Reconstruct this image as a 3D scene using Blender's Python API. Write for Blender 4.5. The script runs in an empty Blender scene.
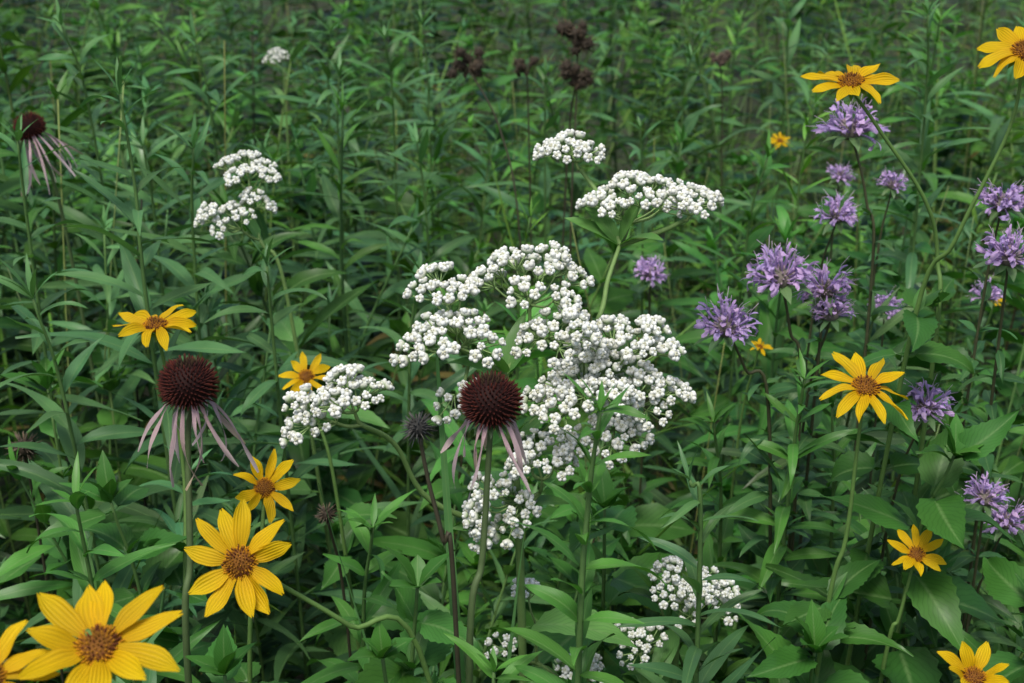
import bpy, math, random
import numpy as np
from mathutils import Vector as V, noise, Euler

scene = bpy.context.scene
PI = math.pi

# ------------------------------------------------------------------ materials
def new_mat(name):
    m = bpy.data.materials.new(name); m.use_nodes = True
    nt = m.node_tree; nt.nodes.clear()
    return m, nt, nt.nodes, nt.links

def nd(N, t, **kw):
    n = N.new(t)
    for k, v in kw.items(): setattr(n, k, v)
    return n

def mathn(N, L, op, a, b=None, c=None, clamp=False):
    n = N.new('ShaderNodeMath'); n.operation = op; n.use_clamp = clamp
    for i, x in enumerate((a, b, c)):
        if x is None: continue
        if isinstance(x, (int, float)): n.inputs[i].default_value = x
        else: L.new(x, n.inputs[i])
    return n.outputs[0]

def mixc(N, L, fac, a, b, mode='MIX'):
    n = N.new('ShaderNodeMix'); n.data_type = 'RGBA'; n.blend_type = mode
    for idx, x in ((0, fac), (6, a), (7, b)):
        if isinstance(x, (int, float)): n.inputs[idx].default_value = x
        elif isinstance(x, tuple): n.inputs[idx].default_value = (*x, 1)
        else: L.new(x, n.inputs[idx])
    return n.outputs[2]

def plant_material(name, veins=0.0, rough=0.5, spec=0.4, transl=0.25, streak=0.0, noise_amt=0.25, noise_scale=60, midrib=0.0, tcol=(1.05, 1.2, .45)):
    m, nt, N, L = new_mat(name)
    out = nd(N, 'ShaderNodeOutputMaterial')
    att = nd(N, 'ShaderNodeAttribute'); att.attribute_name = 'Col'
    col = att.outputs['Color']
    tc = nd(N, 'ShaderNodeTexCoord')
    noi = nd(N, 'ShaderNodeTexNoise'); noi.inputs['Scale'].default_value = noise_scale; noi.inputs['Detail'].default_value = 1
    L.new(tc.outputs['Object'], noi.inputs['Vector'])
    f = mathn(N, L, 'MULTIPLY_ADD', noi.outputs['Fac'], 2 * noise_amt, 1 - noise_amt)
    comb = nd(N, 'ShaderNodeCombineColor')
    for i in range(3): L.new(f, comb.inputs[i])
    col = mixc(N, L, 1.0, col, comb.outputs[0], 'MULTIPLY')
    sep = nd(N, 'ShaderNodeSeparateXYZ'); L.new(tc.outputs['UV'], sep.inputs[0])
    u, v = sep.outputs[0], sep.outputs[1]
    av = mathn(N, L, 'ABSOLUTE', mathn(N, L, 'SUBTRACT', v, 0.5))
    height = None
    if midrib:
        mr = mathn(N, L, 'SUBTRACT', 1.0, mathn(N, L, 'DIVIDE', av, 0.06), clamp=True)
        light = mixc(N, L, 0.6, col, (.20, .34, .12))
        col = mixc(N, L, mathn(N, L, 'MULTIPLY', mr, midrib), col, light)
    if veins:
        ph = mathn(N, L, 'SUBTRACT', mathn(N, L, 'MULTIPLY', u, 40.0), mathn(N, L, 'MULTIPLY', av, 26.0))
        sn = mathn(N, L, 'SINE', ph)
        vn = mathn(N, L, 'POWER', mathn(N, L, 'ABSOLUTE', sn), 12.0)
        dark = mixc(N, L, 1.0, col, (.66, .70, .62), 'MULTIPLY')
        col = mixc(N, L, mathn(N, L, 'MULTIPLY', vn, veins), col, dark)
    if streak:
        sn = mathn(N, L, 'SINE', mathn(N, L, 'MULTIPLY', v, 38.0))
        sf = mathn(N, L, 'MULTIPLY_ADD', sn, streak * .5, 1 - streak * .5)
        c2 = nd(N, 'ShaderNodeCombineColor')
        for i in range(3): L.new(sf, c2.inputs[i])
        col = mixc(N, L, 1.0, col, c2.outputs[0], 'MULTIPLY')
        height = sn
    bs = nd(N, 'ShaderNodeBsdfPrincipled')
    L.new(col, bs.inputs['Base Color'])
    if midrib:
        L.new(mathn(N, L, 'MULTIPLY_ADD', noi.outputs['Fac'], .5, rough - .25), bs.inputs['Roughness'])
    else: bs.inputs['Roughness'].default_value = rough
    bs.inputs['Specular IOR Level'].default_value = spec
    if height is not None:
        bp = nd(N, 'ShaderNodeBump'); bp.inputs['Strength'].default_value = .35; bp.inputs['Distance'].default_value = .0006
        L.new(height, bp.inputs['Height']); L.new(bp.outputs[0], bs.inputs['Normal'])
    if transl > 0:
        tr = nd(N, 'ShaderNodeBsdfTranslucent')
        L.new(mixc(N, L, 1.0, col, tcol, 'MULTIPLY'), tr.inputs['Color'])
        mx = nd(N, 'ShaderNodeMixShader'); mx.inputs[0].default_value = transl
        L.new(bs.outputs[0], mx.inputs[1]); L.new(tr.outputs[0], mx.inputs[2])
        L.new(mx.outputs[0], out.inputs[0])
    else:
        L.new(bs.outputs[0], out.inputs[0])
    return m

M_LEAF = plant_material('leaf', veins=.6, midrib=.8, rough=.45, spec=.33, transl=.24, noise_amt=.3, noise_scale=45)
M_STEM = plant_material('stem', rough=.6, spec=.3, transl=0, noise_amt=.25, noise_scale=150)
M_PETAL = plant_material('petal', streak=.2, rough=.6, spec=.2, transl=.3, noise_amt=.1, tcol=(1, 1, 1))
M_FLORET = plant_material('floret', rough=.75, spec=.2, transl=0, noise_amt=.3, noise_scale=700)
M_WHITE = plant_material('white_floret', rough=.85, spec=.12, transl=0, noise_amt=.1, noise_scale=900)
MATS = [M_LEAF, M_STEM, M_PETAL, M_FLORET, M_WHITE]
LEAF, STEM, PETAL, FLORET, WHITE = range(5)

# ------------------------------------------------------------------ mesh builder
class MB:
    def __init__(s): s.v = []; s.f = []; s.m = []; s.uv = []; s.c = []
    def vert(s, p, c, uv=(0, .5)):
        s.v.append((p[0], p[1], p[2])); s.c.append(c); s.uv.append(uv); return len(s.v) - 1
    def face(s, idx, m): s.f.append(idx); s.m.append(m)
    def arrays(s):
        return (np.array(s.v, dtype=np.float32), np.array(s.f, dtype=np.int32), np.array(s.m, dtype=np.int32),
                np.array(s.uv, dtype=np.float32), np.array(s.c, dtype=np.float32))
    def mesh(s, name):
        me = bpy.data.meshes.new(name)
        me.from_pydata(s.v, [], s.f)
        for m in MATS: me.materials.append(m)
        me.polygons.foreach_set('material_index', np.array(s.m, dtype=np.int32))
        me.polygons.foreach_set('use_smooth', np.ones(len(s.f), dtype=bool))
        ca = me.color_attributes.new('Col', 'FLOAT_COLOR', 'POINT')
        c = np.ones((len(s.v), 4), dtype=np.float32); c[:, :3] = np.array(s.c, dtype=np.float32)
        ca.data.foreach_set('color', c.ravel())
        li = np.empty(len(me.loops), dtype=np.int32); me.loops.foreach_get('vertex_index', li)
        ul = me.uv_layers.new(name='UVMap')
        ul.data.foreach_set('uv', np.array(s.uv, dtype=np.float32)[li].ravel())
        me.update()
        return me
    def obj(s, name, parent=None):
        o = bpy.data.objects.new(name, s.mesh(name))
        scene.collection.objects.link(o)
        if parent: o.parent = parent
        return o

def jit(c, r, a=.15):
    k = 1 + r.uniform(-a, a); h = r.uniform(-a, a) * .4
    return (max(0, c[0] * (k + h)), c[1] * k, max(0, c[2] * (k - h)))

def basis(n):
    n = V(n).normalized()
    a = V((0, 0, 1)) if abs(n.z) < .9 else V((0, -1, 0))
    x = a.cross(n).normalized(); y = n.cross(x)
    return x, y, n

def catmull(pts, n=8):
    pts = [V(p) for p in pts]
    if len(pts) == 2: return [pts[0].lerp(pts[1], i / n) for i in range(n + 1)]
    out = []
    ext = [pts[0] * 2 - pts[1]] + pts + [pts[-1] * 2 - pts[-2]]
    for i in range(1, len(ext) - 2):
        a, b, c, d = ext[i - 1:i + 3]
        for k in range(n):
            t = k / n
            out.append(.5 * ((2 * b) + (c - a) * t + (2 * a - 5 * b + 4 * c - d) * t * t + (3 * b - a - 3 * c + d) * t ** 3))
    out.append(pts[-1]); return out

def tube(mb, pts, r0, r1, col, sides=5, mat=STEM, col2=None, rf=None):
    x = None; rings = []
    n = len(pts)
    for i, p in enumerate(pts):
        t = (pts[min(i + 1, n - 1)] - pts[max(i - 1, 0)])
        if t.length < 1e-9: t = V((0, 0, 1))
        t.normalize()
        if x is None: x, y, _ = basis(t)
        x = (x - t * x.dot(t)).normalized(); y = t.cross(x)
        f = i / (n - 1); r = rf(f) if rf else r0 + (r1 - r0) * f
        cc = col if col2 is None else tuple(a + (b - a) * f for a, b in zip(col, col2))
        rings.append([mb.vert(p + (x * math.cos(2 * PI * k / sides) + y * math.sin(2 * PI * k / sides)) * r, cc, (f, k / sides)) for k in range(sides)])
    for a, b in zip(rings, rings[1:]):
        for k in range(sides):
            mb.face((a[k], a[(k + 1) % sides], b[(k + 1) % sides], b[k]), mat)
    mb.face(tuple(rings[-1]), mat)

def prof(shape, t):
    if shape == 'lance':
        return max(.06, math.sin(PI * min(1, t) ** .72) ** .95) if t < .999 else .0
    if shape == 'ovate':
        if t < .1: return .09
        q = (t - .1) / .9
        w = math.sin(PI * q ** .55)
        return max(0.0, (w ** .7 if q < .28 else w ** 1.05)) if t < .999 else .0
    if shape == 'grass':
        return max(0, (1 - t)) ** .55 * min(1, .5 + t * 4)
    if shape == 'strap':
        return min(1, .42 + t * 1.7) * (1 - .85 * max(0, (t - .55) / .45) ** 2.4)
    if shape == 'thin':
        return min(1, .6 + t) * (1 - .7 * max(0, (t - .7) / .3) ** 2)
    return 1

def leaf(mb, p, d, n, Ln, W, col, r, droop=.7, fold=.25, ns=6, shape='lance', serr=0, wave=.06, cross=(-1, 0, 1), mat=LEAF, twist=0, col2=None, notch=0, sway=0):
    d = V(d).normalized(); s = d.cross(V(n))
    if s.length < 1e-4: s = d.cross(V((.3, .8, .1)))
    s.normalize(); n = s.cross(d)
    p = V(p); step = Ln / ns; rows = []; ph = r.uniform(0, 6)
    da = -droop / ns; ca, sa = math.cos(da), math.sin(da)
    tw = twist / ns; ct, st = math.cos(tw), math.sin(tw)
    sw = sway / ns; cs, ss = math.cos(sw), math.sin(sw)
    for i in range(ns + 1):
        t = i / ns
        w = W / 2 * prof(shape, t)
        if serr and .12 < t < .95: w *= 1 + serr * (1 if i % 2 else -1)
        cc = col if col2 is None else tuple(a + (b - a) * t for a, b in zip(col, col2))
        row = []
        for a in cross:
            q = p + s * (a * w) + n * (abs(a) * w * fold + wave * W * math.sin(t * 8 + ph + (1.9 if a > 0 else 0)) * abs(a))
            if notch and i == ns: q = q + d * (notch * W * (.5 if abs(a) > .9 else -.3 if a == 0 else .6))
            row.append(mb.vert(q, cc, (t, (a + 1) / 2)))
        rows.append(row)
        p = p + d * step
        d, n = d * ca + n * sa, n * ca - d * sa
        if twist: s, n = s * ct + n * st, n * ct - s * st
        if sway: d, s = d * cs + s * ss, s * cs - d * ss
    for a, b in zip(rows, rows[1:]):
        for k in range(len(cross) - 1):
            mb.face((a[k], a[k + 1], b[k + 1], b[k]), mat)

def path_frames(pts):
    L = [0]
    for a, b in zip(pts, pts[1:]): L.append(L[-1] + (b - a).length)
    tot = L[-1]
    def at(s):
        s = max(0, min(tot, s))
        for i in range(len(pts) - 1):
            if s <= L[i + 1] or i == len(pts) - 2:
                f = (s - L[i]) / max(1e-9, L[i + 1] - L[i])
                return pts[i].lerp(pts[i + 1], f), (pts[i + 1] - pts[i]).normalized()
    return tot, at

GOLD = (.086, .212, .072); OVA = (.050, .165, .026); FINE = (.125, .31, .038); GRASS = (.13, .30, .038); MONL = (.062, .168, .048); QUI = (.11, .27, .065); LAN = (.076, .228, .036)

def stem_plant(mb, pts, r, kind='gold', r0=.003, r1=.0012, hero=False, size=1.0, t0=.15, stemcol=None, t1=1.0, tipleaves=True):
    """pts run from the ground up"""
    cr = (-1, -.5, 0, .5, 1) if hero else (-1, 0, 1)
    sp = dict(gold=(.021, .108, .0175, 'lance', 'alt', .32, .75, GOLD, 0),
              ovate=(.056, .108, .054, 'ovate', 'opp', .15, .7, OVA, .06),
              fine=(.015, .062, .0075, 'lance', 'alt', .5, .5, FINE, 0),
              mon=(.042, .066, .020, 'ovate', 'opp', .35, .7, MONL, .03),
              lance=(.038, .105, .022, 'lance', 'opp', .38, .8, LAN, 0),
              helio=(.060, .080, .036, 'ovate', 'opp', .35, .9, OVA, .06))[kind]
    spacing, Ln, W, shape, arr, el0, droop, c0, serr = sp
    sc = stemcol or ((.09, .18, .05) if kind != 'mon' else (.065, .055, .035))
    tube(mb, pts, r0, r1, sc, 6 if hero else 4)
    tot, at = path_frames(pts)
    az = r.uniform(0, 6.28); s = tot * t0
    while s < tot * t1:
        t = s / tot
        p, T = at(s)
        x, y, _ = basis(T)
        k = min(1, .6 + t) * (1 if t < .75 else 1 - .6 * ((t - .75) / .25) ** 1.3)
        if not tipleaves: k = max(k * .8, .45)
        azs = [az] if arr == 'alt' else [az, az + PI]
        for a in azs:
            if r.random() < .07: continue
            a += r.uniform(-.3, .3)
            rad = x * math.cos(a) + y * math.sin(a)
            el = el0 + r.uniform(-.4, .35) + (.45 * max(0, t - .75) / .25 if tipleaves else 0)
            d = rad * math.cos(el) + T * math.sin(el)
            n = T * math.cos(el) - rad * math.sin(el)
            n = n + V((r.uniform(-.35, .35), r.uniform(-.35, .35), 0))
            c = jit(c0, r, .26)
            c = tuple(q * (.26 + .86 * t ** 1.7) for q in c)  # shade among the lower leaves painted into their colour, darker down the stem
            if t < .6 and r.random() < .06: c = (.20, .16, .05)
            l = Ln * size * k * r.uniform(.7, 1.3)
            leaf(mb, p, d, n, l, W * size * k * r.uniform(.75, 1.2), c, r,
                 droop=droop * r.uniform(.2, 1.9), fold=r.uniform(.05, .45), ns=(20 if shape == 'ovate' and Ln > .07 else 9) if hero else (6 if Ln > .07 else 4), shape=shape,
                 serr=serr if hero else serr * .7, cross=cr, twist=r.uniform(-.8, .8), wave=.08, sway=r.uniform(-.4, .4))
            if kind in ('ovate', 'lance', 'mon', 'helio') and r.random() < .4:
                leaf(mb, p, (rad + T * 1.3).normalized(), T - rad, l * .45, W * size * k * .4, jit(c0, r, .2), r, droop=.4, ns=4, shape='lance')
        az += 2.4 if arr == 'alt' else PI / 2
        s += spacing * size * r.uniform(.8, 1.2) * (1 if t < .8 else .6)
    if tipleaves:
        p, T = at(tot); x, y, _ = basis(T)
        for i in range(5):
            a = i * 2.4; rad = x * math.cos(a) + y * math.sin(a)
            el = r.uniform(.6, 1.4)
            leaf(mb, p, rad * math.cos(el) + T * math.sin(el), T * math.cos(el) - rad * math.sin(el), Ln * .30 * size * r.uniform(.6, 1.2), W * .26 * size,
                 jit(tuple(q * 1.2 for q in c0), r), r, droop=.4, ns=4, shape='lance')

# ------------------------------------------------------------------ generic bits
def octa_ball():
    t = [V((1, 0, 0)), V((-1, 0, 0)), V((0, 1, 0)), V((0, -1, 0)), V((0, 0, 1)), V((0, 0, -1))]
    fs = [(0, 2, 4), (2, 1, 4), (1, 3, 4), (3, 0, 4), (2, 0, 5), (1, 2, 5), (3, 1, 5), (0, 3, 5)]
    vs = list(t); nf = []; cache = {}
    def mid(a, b):
        k = (min(a, b), max(a, b))
        if k not in cache: vs.append((vs[a] + vs[b]).normalized()); cache[k] = len(vs) - 1
        return cache[k]
    for a, b, c in fs:
        x, y, z = mid(a, b), mid(b, c), mid(c, a)
        nf += [(a, x, z), (x, b, y), (z, y, c), (x, y, z)]
    return vs, nf
OV, OF = octa_ball()
def ball(mb, c, rad, col, mat, squash=None, frame=None, col_low=None):
    b = len(mb.v); c = V(c)
    for v in OV:
        q = v.copy()
        if squash: q = V((q.x, q.y, q.z * squash))
        if frame: q = frame[0] * q.x + frame[1] * q.y + frame[2] * q.z
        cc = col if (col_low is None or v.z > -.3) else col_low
        mb.vert(c + q * rad, cc)
    for f in OF: mb.face(tuple(i + b for i in f), mat)

def dome(mb, c, fr, rx, rz, col, mat, nu=16, nv=7, full=False):
    x, y, n = fr; rings = []
    for j in range(nv + 1):
        th = (PI if full else PI / 2) * j / nv
        rr = math.sin(th) * rx; h = math.cos(th) * rz
        rings.append([mb.vert(c + (x * math.cos(2 * PI * k / nu) + y * math.sin(2 * PI * k / nu)) * max(rr, 1e-5) + n * h, col) for k in range(nu)])
    for a, b in zip(rings, rings[1:]):
        for k in range(nu): mb.face((a[k], b[k], b[(k + 1) % nu], a[(k + 1) % nu]), mat)

def spike(mb, p, d, rad, ln, c0, c1, mat=FLORET, sides=4, tipr=.15):
    x, y, d = basis(d)
    b = [mb.vert(p + (x * math.cos(2 * PI * k / sides) + y * math.sin(2 * PI * k / sides)) * rad, c0) for k in range(sides)]
    t = [mb.vert(p + d * ln + (x * math.cos(2 * PI * k / sides) + y * math.sin(2 * PI * k / sides)) * rad * tipr, c1) for k in range(sides)]
    for k in range(sides): mb.face((b[k], b[(k + 1) % sides], t[(k + 1) % sides], t[k]), mat)
    mb.face(tuple(t), mat)

def lerp3(a, b, t): return tuple(x + (y - x) * t for x, y in zip(a, b))

def grounded(pts, r):
    """pts from the flower downwards -> path from the ground up"""
    pts = [V(p) for p in pts]
    if len(pts) == 1:
        p = pts[0]
        pts.append(V((p.x + r.uniform(-.015, .015), p.y + .01 + r.uniform(0, .02), p.z - .12)))
    q = pts[-1]; dirn = (pts[-1] - pts[-2]).normalized()
    g = V((q.x + dirn.x * .12 + r.uniform(-.02, .02), q.y + .05, 0))
    mid = V(((q.x + g.x) / 2 + dirn.x * .04, (q.y + g.y) / 2 + .01, q.z * .55))
    pts += [mid, g]
    return catmull(pts[::-1], 8)

# ------------------------------------------------------------------ oxeye sunflower
YEL = (.82, .56, .004)
def sunflower(pts, nrm, R, seed, npet=12, cup=.15, droop=.25, leaves=True, wfac=1.0):
    r = random.Random(seed); mb = MB()
    c = V(pts[0]); fr = basis(nrm); x, y, n = fr
    path = grounded([c - n * .006] + [V(p) for p in pts[1:]], r)
    stem_plant(mb, path, r, 'helio', r0=.0022, r1=.0011, hero=True, t0=.35, t1=.88 if leaves else .7, stemcol=(.11, .21, .05), tipleaves=False, size=.95)
    dr = R * .27
    dome(mb, c - n * .002, fr, dr, dr * .62, (.18, .07, .01), FLORET)
    dome(mb, c - n * .001, (x, -y, -n), dr * .95, dr * .55, (.10, .19, .05), STEM, 12, 4)
    for k in range(14):
        a = k / 14 * 2 * PI; rad = x * math.cos(a) + y * math.sin(a)
        leaf(mb, c - n * .004 + rad * dr * .55, rad - n * .2, n, R * .34, R * .13, (.10, .22, .05), r, droop=.5, ns=4)
    N = 170
    for i in range(N):
        q = math.sqrt((i + .5) / N); a = i * 2.39996
        th = q * PI / 2 * .98
        dirv = (x * math.cos(a) + y * math.sin(a)) * math.sin(th) * 1.0 + n * math.cos(th)
        p = c - n * .002 + (x * math.cos(a) + y * math.sin(a)) * math.sin(th) * dr * .95 + n * math.cos(th) * dr * .6
        cc = lerp3((.16, .07, .01), (.60, .26, .008), min(1, q * 1.2 + r.uniform(-.2, .2)))
        if r.random() < .22: cc = (.11, .03, .01)
        spike(mb, p, dirv + n * .3, dr * .06, dr * r.uniform(.12, .34), tuple(v * .4 for v in cc), cc, sides=4, tipr=.7)
    a0 = r.uniform(0, 6.28)
    for k in range(npet):
        a = a0 + k / npet * 2 * PI + r.uniform(-.17, .17)
        rad = x * math.cos(a) + y * math.sin(a)
        cu = cup + r.uniform(-.2, .25)
        d = rad * math.cos(cu) + n * math.sin(cu)
        pn = n * math.cos(cu) - rad * math.sin(cu)
        pn += (y * math.cos(a) - x * math.sin(a)) * r.uniform(-.4, .4)
        L = (R - dr * .8) * r.uniform(.82, 1.1)
        col = jit(YEL, r, .08)
        leaf(mb, c + rad * dr * .82 - n * .001 * (k % 2), d, pn, L, R * .30 * wfac * r.uniform(.8, 1.12), (col[0] * .85, col[1] * .72, col[2]), r, droop=droop + r.uniform(-.3, .5),
             fold=r.uniform(.0, .5), ns=10, shape='strap', cross=(-1, -.5, 0, .5, 1), mat=PETAL, wave=.08, twist=r.uniform(-.7, .7), notch=.25, col2=col, sway=r.uniform(-.25, .25))
    mb.obj('oxeye_sunflower')

sunflower([(-.242, .897, 1.186), (-.24, .905, 1.15), (-.234, .906, 1.065), (-.235, .873, .917)], (.05, -.12, 1), .029, 1, 11, cup=.12, droop=.25)
sunflower([(-.169, 1.071, 1.08), (-.162, 1.077, 1.038), (-.147, 1.075, .946)], (.1, -.55, .8), .023, 2, 10)
sunflower([(-.159, .814, 1.104), (-.161, .802, 1.072), (-.174, .796, .969)], (.25, -.65, .7), .024, 3, 9, cup=.45)
sunflower([(-.146, .664, 1.132), (-.124, .686, 1.103), (-.093, .696, 1.074), (-.049, .719, 1.02)], (-.1, -.85, .5), .0315, 4, 11, cup=.12, wfac=1.05)
sunflower([(-.177, .519, 1.173), (-.185, .525, 1.13)], (.1, -.35, .9), .034, 5, 11, cup=.3, wfac=1.1)
sunflower([(-.218, .499, 1.170), (-.224, .505, 1.13)], (.2, -.4, .9), .027, 6, 10)
sunflower([(.23, .953, 1.341), (.252, .952, 1.308), (.289, .955, 1.258), (.304, .96, 1.213), (.305, .949, 1.125)], (-.15, -.3, .95), .031, 7, 11)
sunflower([(.311, .859, 1.376), (.309, .863, 1.326), (.285, .868, 1.2535), (.267, .889, 1.163)], (-.25, -.5, .8), .028, 8, 11)
sunflower([(.2276, .836, 1.165), (.226, .838, 1.112), (.224, .838, 1.053), (.215, .841, .974)], (.05, -.4, .9), .031, 9, 11, cup=.05, droop=.3)
sunflower([(.2745, .843, 1.040), (.268, .845, .99), (.261, .85, .93)], (.0, -.5, .85), .0215, 10, 10, cup=.3)
sunflower([(.2646, .687, 1.046), (.268, .691, 1.0)], (0, -.45, .9), .024, 11, 8, cup=.7)
sunflower([(.445, 2.30, 1.018)], (.0, -.5, .9), .020, 12, 10, leaves=False)
sunflower([(.55, 1.513, 1.0)], (.1, -.3, .9), .012, 13, 9, leaves=False)
sunflower([(.257, 1.36, 1.0)], (.2, -.3, .9), .013, 14, 9, leaves=False)

# ------------------------------------------------------------------ pale coneflower
def coneflower(pts, rc, seed, npet=13, plen=.045, tilt=(0, -.1, 1)):
    r = random.Random(seed); mb = MB()
    c = V(pts[0]); fr = basis(tilt); x, y, n = fr
    path = grounded([c - n * rc * .7] + [V(p) for p in pts[1:]], r)
    tube(mb, path, .0026, .0016, (.08, .13, .045), 7, col2=(.085, .13, .05))
    tot, at = path_frames(path)
    for i in range(9):
        p, T = at(tot * r.uniform(.25, .78)); X, Y, _ = basis(T); a = r.uniform(0, 6.28)
        rad = X * math.cos(a) + Y * math.sin(a)
        leaf(mb, p, rad + T * .9, T - rad * .5, .13, .018, jit(GOLD, r), r, droop=.9, ns=9, cross=(-1, -.5, 0, .5, 1))
    dome(mb, c, fr, rc * .82, rc * .76, (.02, .006, .005), FLORET, 20, 10, full=True)
    N = 380
    for i in range(N):
        q = (i + .5) / N
        ct = 1 - q * 1.68; th = math.acos(ct); a = i * 2.39996
        dirv = (x * math.cos(a) + y * math.sin(a)) * math.sin(th) + n * math.cos(th)
        p = c + (x * math.cos(a) + y * math.sin(a)) * math.sin(th) * rc * .8 + n * math.cos(th) * rc * .74
        tip = lerp3((.05, .009, .008), (.12, .022, .012), r.random())
        if q < .05: tip = (.05, .03, .012)
        spike(mb, p, dirv + n * .25 + V((r.uniform(-.12, .12), 0, r.uniform(-.12, .12))), rc * .042, rc * .24 * r.uniform(.7, 1.3), (.010, .003, .003), tip, sides=4, tipr=.3)
    for k in range(16):
        a = k / 16 * 2 * PI; rad = x * math.cos(a) + y * math.sin(a)
        leaf(mb, c - n * rc * .62 + rad * rc * .3, rad - n * .3, n, rc * .6, rc * .16, (.07, .12, .05), r, droop=.9, ns=4)
    for k in range(npet):
        a = k / npet * 2 * PI + r.uniform(-.3, .3)
        rad = x * math.cos(a) + y * math.sin(a)
        d = rad * r.uniform(.3, .75) - n * .75
        col = jit((.62, .42, .48), r, .12); col2 = jit((.68, .56, .56), r, .12)
        if r.random() < .2: col2 = (.46, .38, .25)
        leaf(mb, c - n * rc * .5 + rad * rc * .6, d, n + rad * .4, plen * r.uniform(.65, 1.2), rc * .19 * r.uniform(.55, 1.05), col, r, droop=r.uniform(.2, 1.1),
             fold=r.uniform(-1.0, .6), ns=11, shape='thin', cross=(-1, -.5, 0, .5, 1), mat=PETAL, wave=.3, twist=r.uniform(-2.4, 2.4), col2=col2, sway=r.uniform(-.5, .5))
    mb.obj('pale_coneflower')

coneflower([(-.185, .7435, 1.2035), (-.1875, .740, 1.164), (-.1886, .727, 1.099), (-.194, .719, 1.02)], .0170, 21, 14, .050)
coneflower([(-.0117, .7217, 1.2016), (-.0135, .7178, 1.1616), (-.017, .709, 1.109), (-.025, .702, 1.0315)], .0175, 22, 12, .039)
coneflower([(-.5036, 1.45, 1.21)], .017, 23, 14, .055, (-.4, 0, 1))

# ------------------------------------------------------------------ bee balm
def bee_balm(pts, R, seed):
    r = random.Random(seed); mb = MB(); R *= 1.17
    c = V(pts[0]) - V((0, 0, R * .25)); fr = basis((r.uniform(-.3, .3), r.uniform(-.35, .1), 1)); x, y, n = fr
    path = grounded([c] + [V(p) for p in pts[1:]], r)
    stem_plant(mb, path, r, 'mon', r0=.0020, r1=.0009, hero=True, t0=.35, t1=.95, tipleaves=False, size=.9, stemcol=(.07, .075, .035))
    dome(mb, c, fr, R * .30, R * .26, (.16, .14, .12), FLORET, 12, 6, full=True)
    for i in range(46):
        th = math.acos(1 - r.random()); a = i * 2.4
        dv = (x * math.cos(a) + y * math.sin(a)) * math.sin(th) + n * math.cos(th)
        spike(mb, c + dv * R * .24, dv, R * .035, R * .16, (.15, .18, .10), (.32, .22, .30), sides=4, tipr=.6)
    for k in range(8):
        a = k * 2 * PI / 8; rad = x * math.cos(a) + y * math.sin(a)
        leaf(mb, c - n * R * .15 + rad * R * .1, rad, n, R * r.uniform(.6, 1.0), R * .28, jit((.12, .22, .09), r), r, droop=.7, ns=5)
    nf = int(44 * min(1.0, R / .022))
    gap = r.uniform(0, 6.28)
    for i in range(nf):
        th = (.1 + 1.6 * math.sqrt((i + .5) / nf)) + r.uniform(-.2, .2); a = i * 2.4 + r.uniform(-.3, .3)
        if math.cos(a - gap) > .8 and r.random() < .5: continue
        rad = x * math.cos(a) + y * math.sin(a)
        d = rad * math.sin(th) + n * math.cos(th)
        L = R * r.uniform(.5, 1.0)
        p = c + d * R * .24
        pts2 = []; dd = d.copy(); sw = V((r.uniform(-.13, .13), r.uniform(-.13, .13), r.uniform(-.10, .14)))
        for j in range(6):
            pts2.append(p.copy()); p = p + dd * L * .5 / 5
            dd = (dd + n * .08 + sw).normalized()
        col = jit((.64, .46, .82), r, .12)
        tube(mb, pts2, R * .020, R * .048, tuple(v * .88 for v in col), 4, PETAL, col2=col)
        e = pts2[-1]
        side = dd.cross(rad if abs(dd.dot(rad)) < .95 else n).normalized(); up = side.cross(dd)
        if up.dot(n) < 0: up = -up
        leaf(mb, e, dd + up * .35, up, L * .45, R * .075, col, r, droop=1.5, ns=6, shape='thin', mat=PETAL, fold=.3, twist=r.uniform(-1, 1), sway=r.uniform(-.6, .6))
        leaf(mb, e, dd - up * .3, up, L * .42, R * .16, tuple(min(.9, v * 1.12) for v in col), r, droop=2.3, ns=6, shape='strap', mat=PETAL, fold=-.2, wave=.3, twist=r.uniform(-1, 1), sway=r.uniform(-.6, .6))
        if r.random() < .7:
            tube(mb, [e, e + (dd + up * .3) * L * .3, e + (dd + up * .1 + sw) * L * .6], R * .010, R * .008, (.7, .58, .72), 3, PETAL)
    mb.obj('bee_balm')

MON = [([(.279, 1.143, 1.276), (.296, 1.14, 1.211), (.307, 1.14, 1.123)], .026), ([(.3027, 1.264, 1.17)], .021), ([(.381, 1.371, 1.172)], .015),
       ([(.2025, 1.005, 1.1913), (.2125, 1.009, 1.142), (.226, 1.013, 1.066)], .025), ([(.2422, 1.03, 1.173), (.24, 1.025, 1.128)], .021),
       ([(.1536, .945, 1.1725), (.17, .952, 1.132), (.1935, .962, 1.071)], .0225), ([(.148, 1.434, 1.060)], .02), ([(.386, 1.073, 1.2305)], .021),
       ([(.3557, .962, 1.2195)], .021), ([(.288, .90, 1.128)], .018), ([(.345, .92, 1.048)], .017), ([(.378, .96, 1.008)], .017),
       ([(.373, 1.327, 1.058)], .016), ([(.475, 1.331, 1.068)], .016), ([(.375, 1.57, 1.134)], .016), ([(.246, 1.02, 1.155)], .017)]
for i, (p, R) in enumerate(MON): bee_balm(p, R, 40 + i)

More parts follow.
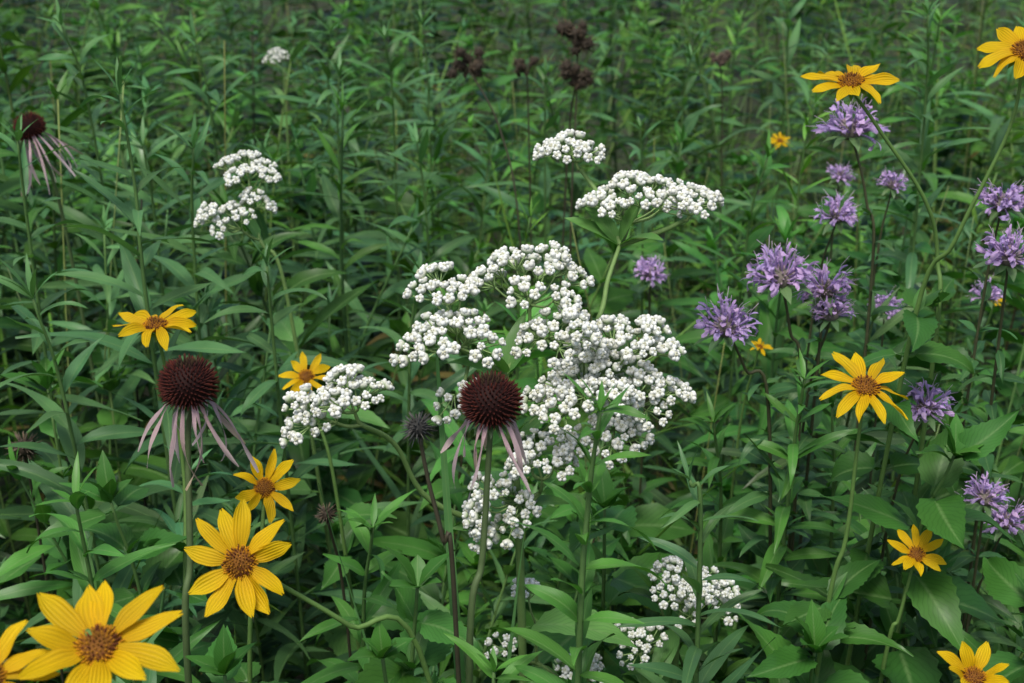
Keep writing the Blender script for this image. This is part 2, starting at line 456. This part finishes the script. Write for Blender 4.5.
# ------------------------------------------------------------------ dried seed heads
def seed_head(pts, R, seed, col=(.065, .05, .035), lump=False):
    r = random.Random(seed); mb = MB()
    c = V(pts[0]); fr = basis((r.uniform(-.2, .2), -.1, 1)); x, y, n = fr
    path = grounded([c] + [V(p) for p in pts[1:]], r)
    tube(mb, path, .0018, .0011, (.055, .05, .03), 5)
    cs = [(c, R * .8)]
    if lump:
        cs = [(c + V((r.uniform(-.75, .75), r.uniform(-.4, .4), r.uniform(-.6, .6))) * R, R * r.uniform(.20, .40)) for _ in range(15)]
        for q, _ in cs: tube(mb, [c - V((0, 0, R * .8)), c.lerp(q, .5), q], .0009, .0006, col, 3)
    for cc, RR in cs:
        dome(mb, cc, fr, RR * .7, RR * .7, tuple(v * .6 for v in col), FLORET, 12, 8, full=True)
        for i in range(110 if not lump else 50):
            th = math.acos(1 - 2 * (i + .5) / (110 if not lump else 50)); a = i * 2.4
            dv = (x * math.cos(a) + y * math.sin(a)) * math.sin(th) + n * math.cos(th)
            dv = (dv + V((r.uniform(-.4, .4), r.uniform(-.4, .4), r.uniform(-.4, .4)))).normalized()
            spike(mb, cc + dv * RR * .62, dv, RR * .08, RR * r.uniform(.35, .9), tuple(v * .7 for v in col), jit(tuple(v * 2.4 for v in col), r, .3), sides=3, tipr=.2)
    mb.obj('dried_seed_head')
seed_head([(.085, 1.8255, 1.251), (.083, 1.815, 1.15), (.079, 1.803, 1.043)], .028, 61, lump=True)
seed_head([(.0836, 1.812, 1.205)], .024, 62, lump=True)
seed_head([(-.0638, 1.915, 1.2055), (-.016, 1.884, 1.12), (.011, 1.852, .974)], .026, 63, lump=True)
seed_head([(.0214, 2.011, 1.185)], .019, 64, lump=True)
seed_head([(-.0504, .689, 1.2), (-.0456, .6887, 1.1694), (-.038, .6865, 1.134), (-.032, .6908, 1.087)], .0095, 65, col=(.05, .05, .048))
seed_head([(-.400, 1.05, 1.025)], .014, 66)
seed_head([(-.1414, .96, 1.010)], .009, 67)
seed_head([(.371, 2.517, 1.12)], .02, 68, col=(.12, .09, .07), lump=True)

# ------------------------------------------------------------------ wild quinine
def q_head(mb, c, n, rad, r):
    fr = basis(n); x, y, n = fr
    k0 = r.uniform(.86, 1.04)
    w = tuple(v * k0 for v in (.62, .64, .56))
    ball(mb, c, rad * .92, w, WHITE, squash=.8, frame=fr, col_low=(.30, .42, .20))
    a0 = r.uniform(0, 6)
    for k in range(5):
        a = a0 + k * 2 * PI / 5 + r.uniform(-.25, .25)
        wv = tuple(v * k0 for v in jit((.78, .80, .76), r, .05))
        ball(mb, c + (x * math.cos(a) + y * math.sin(a)) * rad * .66 + n * rad * .36, rad * .38 * r.uniform(.8, 1.2), wv, WHITE, frame=fr)
    for k in range(3):
        a = a0 + k * 2.1
        ball(mb, c + (x * math.cos(a) + y * math.sin(a)) * rad * .2 + n * rad * .66, rad * .16, (.48, .48, .33), WHITE)

def q_cluster(mb, node, c, rx, rz, r, hr=.0039, dens=1.0):
    node = V(node); c = V(c); ry = rx * .85; rz = rz * .78
    subs = []
    for _ in range(int(260 * dens)):
        a = r.uniform(0, 2 * PI); q = math.sqrt(r.random())
        u, v = q * math.cos(a), q * math.sin(a)
        p = c + V((u * rx, v * ry, rz * (1.15 * math.sqrt(max(0, 1 - q * q)) - .5) + r.uniform(-.007, .005)))
        if all((p - s).length > .0172 for s in subs): subs.append(p)
    mid = node.lerp(c, .55) - V((0, 0, rz * .3))
    tube(mb, catmull([node, node.lerp(mid, .5) + V((0, 0, -.002)), mid], 4), .0015, .0011, (.20, .31, .10), 5)
    for s in subs:
        out = (s - mid).normalized()
        base = mid.lerp(s, .45) + V((0, 0, -.003))
        tip = s - out * .010
        tube(mb, catmull([mid, base, tip], 3), .0009, .0006, (.22, .34, .12), 4)
        heads = []
        k = r.randint(7, 14)
        fr = basis(out + V((0, -.2, .9)))
        for _ in range(150):
            if len(heads) >= k: break
            a = r.uniform(0, 2 * PI); q = math.sqrt(r.random()) * .0108
            h = s + fr[0] * q * math.cos(a) + fr[1] * q * math.sin(a) + fr[2] * (.003 - q * .22 + r.uniform(-.002, .0015))
            if all((h - g).length > hr * 1.66 for g in heads): heads.append(h)
        for h in heads:
            nn = (h - tip).normalized() + V((r.uniform(-.3, .3), r.uniform(-.3, .3), .2))
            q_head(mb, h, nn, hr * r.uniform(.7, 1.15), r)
            tube(mb, [tip, tip.lerp(h, .5) + V((0, 0, -.0006)), h - nn.normalized() * hr * .6], .0005, .0006, (.26, .40, .15), 3)

QST = (.16, .27, .08)
def quinine(name_seed, main, branches, clusters, thick=1.0, hr=.0039):
    r = random.Random(name_seed); mb = MB()
    path = grounded(main, r)
    tube(mb, path, .0036 * thick, .0022 * thick, QST, 8)
    for b in branches: tube(mb, catmull(b, 6), .0022 * thick, .0015 * thick, QST, 6)
    for node, c, rx, rz in clusters: q_cluster(mb, node, c, rx, rz, r, hr)
    tot, at = path_frames(path)
    for i in range(11):
        t = .2 + .07 * i; p, T = at(tot * t); X, Y, _ = basis(T); a = i * 2.4
        rad = X * math.cos(a) + Y * math.sin(a); k = 1 - t * .55
        leaf(mb, p, rad + T * .5, T - rad * .5, .17 * k, .065 * k, jit(QUI, r), r, droop=.9, ns=20, shape='ovate', serr=.06, cross=(-1, -.5, 0, .5, 1), wave=.04)
    for b in branches:
        p = V(b[0]); d = (V(b[1]) - p).normalized()
        for _ in range(2):
            leaf(mb, p, d + V((r.uniform(-.8, .8), r.uniform(-.7, .1), .1)), (0, -.3, 1), .045, .013, jit(QUI, r), r, droop=.6, ns=6)
    mb.obj('wild_quinine')

A = (-.0045, .8386, 1.172); B0 = (.0733, .915, 1.2367)
n1 = (-.0267, .8355, 1.190); n2 = (.0116, .851, 1.198); n3 = (.0414, .854, 1.145); n4 = (.071, .852, 1.139); n5 = (.0186, .843, 1.086); C0 = (-.0752, .823, 1.13)
root = (-.001, .852, 1.11)
quinine(81, [A, root, (.0055, .851, 1.031)],
        [[A, n1], [A, n2], [root, (.02, .855, 1.125), n3], [root, (.035, .858, 1.115), n4], [(.002, .852, 1.07), n5],
         [root, (.03, .865, 1.155), (.057, .879, 1.195), (.0645, .898, 1.217), B0],
         [B0, (.061, .945, 1.262), (.048, .962, 1.278)], [B0, (.0994, .909, 1.2476), (.115, .907, 1.256)],
         [(.002, .852, 1.05), (-.0545, .838, 1.083), C0, (-.0932, .8, 1.1537)]],
        [(n2, (.0116, .861, 1.234), .034, .019), (n1, (-.0453, .839, 1.2325), .018, .011), (n1, (-.0369, .8097, 1.2096), .027, .017),
         (n2, (.0302, .8286, 1.203), .027, .017), (n3, (.0746, .846, 1.193), .027, .019), (n4, (.0874, .8364, 1.164), .025, .02),
         (n3, (.0459, .8168, 1.168), .030, .021), (n5, (.0212, .821, 1.1216), .023, .019), (n5, (-.0079, .830, 1.0886), .02, .018),
         (n1, (-.0327, .8146, 1.1645), .013, .013), ((-.0932, .8, 1.1537), (-.1007, .7976, 1.176), .022, .014), ((-.0932, .8, 1.1537), (-.1253, .7936, 1.165), .011, .011),
         ((.048, .962, 1.278), (.042, .967, 1.2915), .018, .010), (B0, (.0855, .927, 1.2685), .032, .017), ((.115, .907, 1.256), (.1216, .9057, 1.2684), .019, .011),
         (n4, (.063, .8265, 1.137), .022, .015), (n5, (-.011, .8236, 1.068), .014, .015), (n3, (.052, .838, 1.185), .016, .012)])
quinine(82, [(.119, .885, .957), (.12, .89, .9)], [[(.119, .885, .957), (.1, .87, .945)]],
        [((.119, .885, .957), (.126, .875, 1.002), .024, .007), ((.119, .885, .957), (.141, .869, .985), .022, .009), ((.1, .87, .945), (.0914, .86, .962), .014, .012)], hr=.0033)
quinine(83, [(.018, .88, .93), (.02, .885, .88)], [[(.018, .88, .93), (.05, .87, .91)]],
        [((.018, .88, .93), (-.01, .86, .957), .008, .007), ((.018, .88, .93), (.0164, .874, .995), .009, .007), ((.05, .87, .91), (.052, .855, .942), .012, .007)], hr=.0033)
quinine(84, [(-.234, 1.254, 1.144), (-.21, 1.257, 1.07)], [[(-.234, 1.254, 1.144), (-.24, 1.262, 1.165)]],
        [((-.24, 1.262, 1.165), (-.246, 1.273, 1.208), .024, .012), ((-.24, 1.262, 1.165), (-.238, 1.26, 1.184), .014, .012), ((-.234, 1.254, 1.144), (-.2624, 1.243, 1.171), .022, .014)], thick=.7)
quinine(85, [(-.41, 2.526, 1.10), (-.41, 2.53, 1.0)], [], [((-.41, 2.526, 1.10), (-.418, 2.526, 1.125), .020, .007)], thick=.7, hr=.0032)

# ------------------------------------------------------------------ tall leafy stems that stand above the meadow
def tall(name, pts, kind, seed, size=1.0, t0=.3):
    r = random.Random(seed); mb = MB()
    stem_plant(mb, grounded(pts, r), r, kind, r0=.0026, r1=.0011, hero=True, size=size, t0=t0)
    mb.obj(name)
TALL = [('budding_oxeye_plant', [(.0453, .6644, 1.2197), (.040, .665, 1.163), (.0363, .6594, 1.06)], 'lance', 101, .66, .45),
 ('budding_oxeye_plant', [(.108, .770, 1.13), (.1168, .771, 1.075)], 'gold', 102, .7, .5),
 ('goldenrod_plant', [(-.308, 1.1, 1.306), (-.304, 1.104, 1.228), (-.3025, 1.103, 1.109)], 'gold', 103, 1.0),
 ('goldenrod_plant', [(-.493, 1.56, 1.30)], 'gold', 104, 1.1), ('goldenrod_plant', [(-.430, 1.926, 1.235)], 'gold', 105, 1.2),
 ('goldenrod_plant', [(-.181, 2.027, 1.221)], 'gold', 106, 1.25), ('goldenrod_plant', [(-.24, 1.95, 1.18)], 'gold', 107, 1.2),
 ('goldenrod_plant', [(-.299, 2.337, 1.19)], 'gold', 108, 1.25), ('goldenrod_plant', [(-.426, 1.193, 1.25)], 'gold', 109, 1.05),
 ('goldenrod_plant', [(.4457, 1.53, 1.316)], 'gold', 110, .9), ('goldenrod_plant', [(-.12, 1.75, 1.13)], 'gold', 111, 1.1),
 ('bee_balm_shoot', [(.209, .931, 1.132)], 'lance', 112, .7), ('budding_oxeye_plant', [(.2944, .85, 1.11)], 'ovate', 113, 1.0),
 ('goldenrod_plant', [(.28, 2.219, 1.163)], 'gold', 114, 1.2), ('budding_oxeye_plant', [(-.196, .598, 1.03)], 'ovate', 115, .9),
 ('goldenrod_plant', [(.1737, 1.884, 1.12)], 'gold', 116, 1.1), ('budding_oxeye_plant', [(-.06, .78, 1.05)], 'ovate', 117, 1.0),
 ('budding_oxeye_plant', [(.345, .80, 1.04)], 'ovate', 118, 1.1), ('goldenrod_plant', [(-.36, 1.0, 1.17)], 'gold', 119, 1.1),
 ('goldenrod_plant', [(-.21, 1.15, 1.15)], 'gold', 120, 1.0), ('goldenrod_plant', [(-.30, 1.30, 1.22)], 'gold', 121, 1.1),
 ('goldenrod_plant', [(-.40, 1.5, 1.18)], 'gold', 122, 1.1), ('goldenrod_plant', [(-.09, 1.30, 1.10)], 'gold', 123, 1.0),
 ('bee_balm_shoot', [(.16, 1.02, 1.06)], 'lance', 124, .8), ('bee_balm_shoot', [(.26, 1.05, 1.06)], 'lance', 125, .8),
 ('budding_oxeye_plant', [(.07, .95, 1.02)], 'ovate', 126, 1.1), ('budding_oxeye_plant', [(-.10, .90, 1.03)], 'lance', 127, .9),
 ('budding_oxeye_plant', [(-.28, .88, 1.06)], 'ovate', 128, 1.0), ('budding_oxeye_plant', [(.20, .80, .99)], 'ovate', 129, 1.1),
 ('budding_oxeye_plant', [(-.215, .68, 1.065)], 'gold', 130, .8), ('budding_oxeye_plant', [(-.165, .69, 1.045)], 'ovate', 131, .85),
 ('budding_oxeye_plant', [(-.01, .67, 1.06)], 'lance', 132, .7), ('budding_oxeye_plant', [(-.27, .78, 1.11)], 'lance', 133, .9),
 ('budding_oxeye_plant', [(.155, .74, .975)], 'ovate', 134, 1.0), ('budding_oxeye_plant', [(-.075, .70, 1.05)], 'ovate', 135, .9),
 ('budding_oxeye_plant', [(.22, .70, .99)], 'ovate', 136, .9), ('goldenrod_plant', [(.02, 1.5, 1.10)], 'fine', 137, 1.2),
 ('goldenrod_plant', [(.38, 1.75, 1.18)], 'fine', 138, 1.3), ('goldenrod_plant', [(.30, 1.62, 1.14)], 'lance', 139, 1.0),
 ('goldenrod_plant', [(-.14, 2.2, 1.22)], 'gold', 140, 1.3), ('goldenrod_plant', [(.05, 2.1, 1.16)], 'gold', 141, 1.2),
 ('goldenrod_plant', [(.60, 2.0, 1.25)], 'lance', 142, 1.1), ('goldenrod_plant', [(.48, 2.5, 1.22)], 'gold', 143, 1.3),
 ('budding_oxeye_plant', [(.04, .72, 1.0)], 'ovate', 144, 1.0)]
for a in TALL: tall(*a)
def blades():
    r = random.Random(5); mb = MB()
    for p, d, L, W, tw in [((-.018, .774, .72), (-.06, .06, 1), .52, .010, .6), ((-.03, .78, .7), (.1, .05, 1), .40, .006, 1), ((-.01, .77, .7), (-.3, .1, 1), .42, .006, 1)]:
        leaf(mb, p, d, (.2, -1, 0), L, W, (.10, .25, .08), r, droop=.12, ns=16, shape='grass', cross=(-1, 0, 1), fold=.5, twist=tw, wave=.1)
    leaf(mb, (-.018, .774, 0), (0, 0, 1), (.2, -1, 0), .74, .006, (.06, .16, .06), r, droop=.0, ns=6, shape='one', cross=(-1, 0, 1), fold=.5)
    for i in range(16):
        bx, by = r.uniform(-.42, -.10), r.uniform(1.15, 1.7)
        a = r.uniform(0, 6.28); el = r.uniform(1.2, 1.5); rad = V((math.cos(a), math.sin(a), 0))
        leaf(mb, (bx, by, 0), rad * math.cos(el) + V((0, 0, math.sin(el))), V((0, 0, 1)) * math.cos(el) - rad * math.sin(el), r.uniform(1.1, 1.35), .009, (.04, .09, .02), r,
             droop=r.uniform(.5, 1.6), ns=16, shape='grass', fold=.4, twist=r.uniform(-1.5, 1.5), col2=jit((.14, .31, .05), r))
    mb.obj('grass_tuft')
blades()

# ------------------------------------------------------------------ meadow mass (one mesh)
def variant(kind, seed, h=1.0, size=1.0):
    r = random.Random(seed); mb = MB()
    lx, ly = r.uniform(-.08, .08), r.uniform(-.08, .08)
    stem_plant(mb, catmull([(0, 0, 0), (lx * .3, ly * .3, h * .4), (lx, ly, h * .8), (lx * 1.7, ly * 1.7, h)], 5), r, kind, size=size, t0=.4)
    return mb.arrays()
def grass_variant(seed, n=14):
    r = random.Random(seed); mb = MB()
    for i in range(n):
        a = r.uniform(0, 6.28); el = r.uniform(1.1, 1.5)
        rad = V((math.cos(a), math.sin(a), 0))
        d = rad * math.cos(el) + V((0, 0, math.sin(el))); nn = V((0, 0, 1)) * math.cos(el) - rad * math.sin(el)
        g = jit(GRASS, r, .3)
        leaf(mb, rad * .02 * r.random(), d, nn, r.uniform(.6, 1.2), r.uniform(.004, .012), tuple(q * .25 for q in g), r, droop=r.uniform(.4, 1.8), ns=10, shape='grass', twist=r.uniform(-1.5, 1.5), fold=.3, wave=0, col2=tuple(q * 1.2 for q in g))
    tube(mb, catmull([(0, 0, 0), (.02, .01, .6), (.06, .03, 1.08)], 5), .0012, .0007, (.20, .26, .08), 4)
    return mb.arrays()
VG = [variant('gold', 200 + i, size=r_) for i, r_ in enumerate((1, 1.2, .95, .9, 1.1))]
VO = [variant('ovate', 220 + i, size=r_) for i, r_ in enumerate((1, 1.2, .85, 1.05))]
VF = [variant('fine', 240 + i, size=r_) for i, r_ in enumerate((1.1, 1.3, 1.0))]
VM = [variant('mon', 260 + i, size=r_) for i, r_ in enumerate((1, 1.1, .9))]
VL = [variant('lance', 280 + i, size=r_) for i, r_ in enumerate((1, .9, 1.15, 1.3))]
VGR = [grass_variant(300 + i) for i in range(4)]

acc = []; base_i = [0]
def place(var, x, y, h, r, wide=1.0):
    v, f, m, uv, c = var
    R = np.array(Euler((r.uniform(-.15, .15), r.uniform(-.15, .15), r.uniform(0, 6.28))).to_matrix(), dtype=np.float32)
    vv = (v * np.array([h * wide, h * wide, h], dtype=np.float32)) @ R.T + np.array([x, y, 0], dtype=np.float32)
    k = r.uniform(.5, 1.32); hue = r.uniform(-.16, .16)
    cc = c * np.array([k * (1 + hue), k, k * (1 - hue)], dtype=np.float32)
    acc.append((vv, f + base_i[0], m, uv, cc)); base_i[0] += len(v)

def nz(x, y, s, o=0): return noise.noise(V((x * s + o, y * s - o, o * 1.3)))
r = random.Random(99)
y = .46
while y < 15:
    sp = .100 if y < 1.6 else (.135 if y < 3 else (.20 if y < 6 else .55))
    half = .42 * y + .5
    x = -half
    while x < half:
        X = x + r.uniform(-.5, .5) * sp; Y = y + r.uniform(-.5, .5) * sp
        x += sp
        g = nz(X, Y, 1.6, 3); k = nz(X, Y, 2.0, 11); f = nz(X, Y, 1.4, 23); o_ = nz(X, Y, 1.8, 57)
        if Y < 1.7:
            if X < -.05 + .25 * g: w = dict(G=4 + 4 * k, O=2.4, L=1.6, R=1.8, M=.5)
            else: w = dict(G=1.2, O=4.0, L=1.8, M=2.2, R=.9)
        elif Y < 3.2:
            w = dict(G=4.0 + 9 * g - 3 * X, O=1.6 + 7 * o_, L=2.0 + 6 * k, F=1.5 + 8 * f + 2 * X, R=2.4 + X, M=.8 + X)
        else:
            w = dict(G=3.0 + 8 * g - X, F=2.0 + 8 * f + X, R=2.8, L=2.2 + 7 * k, O=1.5 + 7 * o_, M=.6)
        ks = [(a, max(.05, b)) for a, b in w.items()]
        ch = r.choices([a for a, _ in ks], [b for _, b in ks])[0]
        pool = dict(G=VG, O=VO, F=VF, M=VM, L=VL, R=VGR)[ch]
        h = .92 + .16 * nz(X, Y, 1.5, 41) + r.uniform(-.19, .08)
        if Y > 1.5: h += .05 + .35 * max(0, nz(X, Y, 2.2, 71)) - .3 * max(0, nz(X, Y, 2.0, 91))
        if Y > 1.5 and r.random() < .08: h += .13
        if X < -.12 and 1.0 < Y < 2.6: h += .13
        if ch == 'O': h *= .95
        if Y < .8: h = min(h, .93 + r.uniform(-.05, .02))
        elif Y < 1.05: h = min(h, 1.0)
        wide = 1.0 / max(.8, h)
        if Y > 1.7: wide *= 1.2
        if Y > 2.6: wide *= 1.3
        if Y > 6: wide *= 1.5
        if ch == 'R': wide = 1
        place(r.choice(pool), X, Y, max(.5, h), r, wide=wide)
        if Y < 1.9 and r.random() < .3:
            place(r.choice(VO + VL), X + r.uniform(-.05, .05), Y + r.uniform(-.05, .05), r.uniform(.4, .72), r, wide=1.6)
    y += sp
vv = np.concatenate([a[0] for a in acc]); ff = np.concatenate([a[1] for a in acc]); mm = np.concatenate([a[2] for a in acc])
uu = np.concatenate([a[3] for a in acc]); cc = np.concatenate([a[4] for a in acc])
me = bpy.data.meshes.new('meadow_foliage')
me.vertices.add(len(vv)); me.vertices.foreach_set('co', vv.ravel())
me.loops.add(ff.size); me.loops.foreach_set('vertex_index', ff.ravel())
me.polygons.add(len(ff)); me.polygons.foreach_set('loop_start', np.arange(0, ff.size, 4, dtype=np.int32))
me.polygons.foreach_set('loop_total', np.full(len(ff), 4, dtype=np.int32))
for m_ in MATS: me.materials.append(m_)
me.polygons.foreach_set('material_index', mm); me.polygons.foreach_set('use_smooth', np.ones(len(ff), dtype=bool))
me.update(calc_edges=True)
c4 = np.ones((len(vv), 4), dtype=np.float32); c4[:, :3] = cc
me.color_attributes.new('Col', 'FLOAT_COLOR', 'POINT').data.foreach_set('color', c4.ravel())
me.uv_layers.new(name='UVMap').data.foreach_set('uv', uu[ff.ravel()].ravel())
me.update()
scene.collection.objects.link(bpy.data.objects.new('meadow_foliage', me))

# ------------------------------------------------------------------ ground
bpy.ops.mesh.primitive_grid_add(x_subdivisions=60, y_subdivisions=60, size=300)
g = bpy.context.object; g.name = 'ground'
for v in g.data.vertices:
    d = math.hypot(v.co.x, v.co.y)
    if d > 20: v.co.z = noise.noise(v.co * .02) * .8 * min(1, (d - 20) / 40)
m, nt, N, L = new_mat('soil_and_litter')
out = nd(N, 'ShaderNodeOutputMaterial'); bs = nd(N, 'ShaderNodeBsdfPrincipled')
tc = nd(N, 'ShaderNodeTexCoord'); no = nd(N, 'ShaderNodeTexNoise'); no.inputs['Scale'].default_value = 14; no.inputs['Detail'].default_value = 8
L.new(tc.outputs['Object'], no.inputs['Vector'])
cr = nd(N, 'ShaderNodeValToRGB'); L.new(no.outputs['Fac'], cr.inputs[0])
cr.color_ramp.elements[0].position = .35; cr.color_ramp.elements[0].color = (.018, .016, .009, 1)
cr.color_ramp.elements[1].position = .7; cr.color_ramp.elements[1].color = (.035, .06, .018, 1)
L.new(cr.outputs[0], bs.inputs['Base Color']); bs.inputs['Roughness'].default_value = .95
bp = nd(N, 'ShaderNodeBump'); bp.inputs['Distance'].default_value = .02; L.new(no.outputs['Fac'], bp.inputs['Height']); L.new(bp.outputs[0], bs.inputs['Normal'])
L.new(bs.outputs[0], out.inputs[0]); g.data.materials.append(m)

# ------------------------------------------------------------------ light, camera
w = bpy.data.worlds.new('World'); scene.world = w; w.use_nodes = True
wn = w.node_tree.nodes; wl = w.node_tree.links
sky = wn.new('ShaderNodeTexSky'); sky.sky_type = 'NISHITA'; sky.sun_disc = False
EL, AZ = math.radians(64), math.radians(200)
sky.sun_elevation = EL; sky.sun_rotation = AZ; sky.dust_density = 4.0; sky.air_density = 1.0
wl.new(sky.outputs[0], wn['Background'].inputs[0]); wn['Background'].inputs[1].default_value = .135
sd = bpy.data.lights.new('sun', 'SUN'); sd.energy = 2.6; sd.angle = math.radians(20); sd.color = (1, .97, .89)
so = bpy.data.objects.new('sun', sd); scene.collection.objects.link(so)
sdir = V((math.sin(AZ) * math.cos(EL), math.cos(AZ) * math.cos(EL), math.sin(EL)))
so.rotation_euler = sdir.to_track_quat('Z', 'Y').to_euler()

cam = bpy.data.cameras.new('camera'); co = bpy.data.objects.new('camera', cam); scene.collection.objects.link(co)
co.location = (0, 0, 1.5); co.rotation_euler = (math.radians(70), 0, 0)
cam.sensor_width = 36; cam.lens = 49.22; cam.clip_start = .05; cam.clip_end = 600
cam.dof.use_dof = True; cam.dof.focus_distance = .88; cam.dof.aperture_fstop = 16
scene.camera = co
scene.view_settings.view_transform = 'Standard'; scene.view_settings.look = 'None'; scene.view_settings.exposure = 0
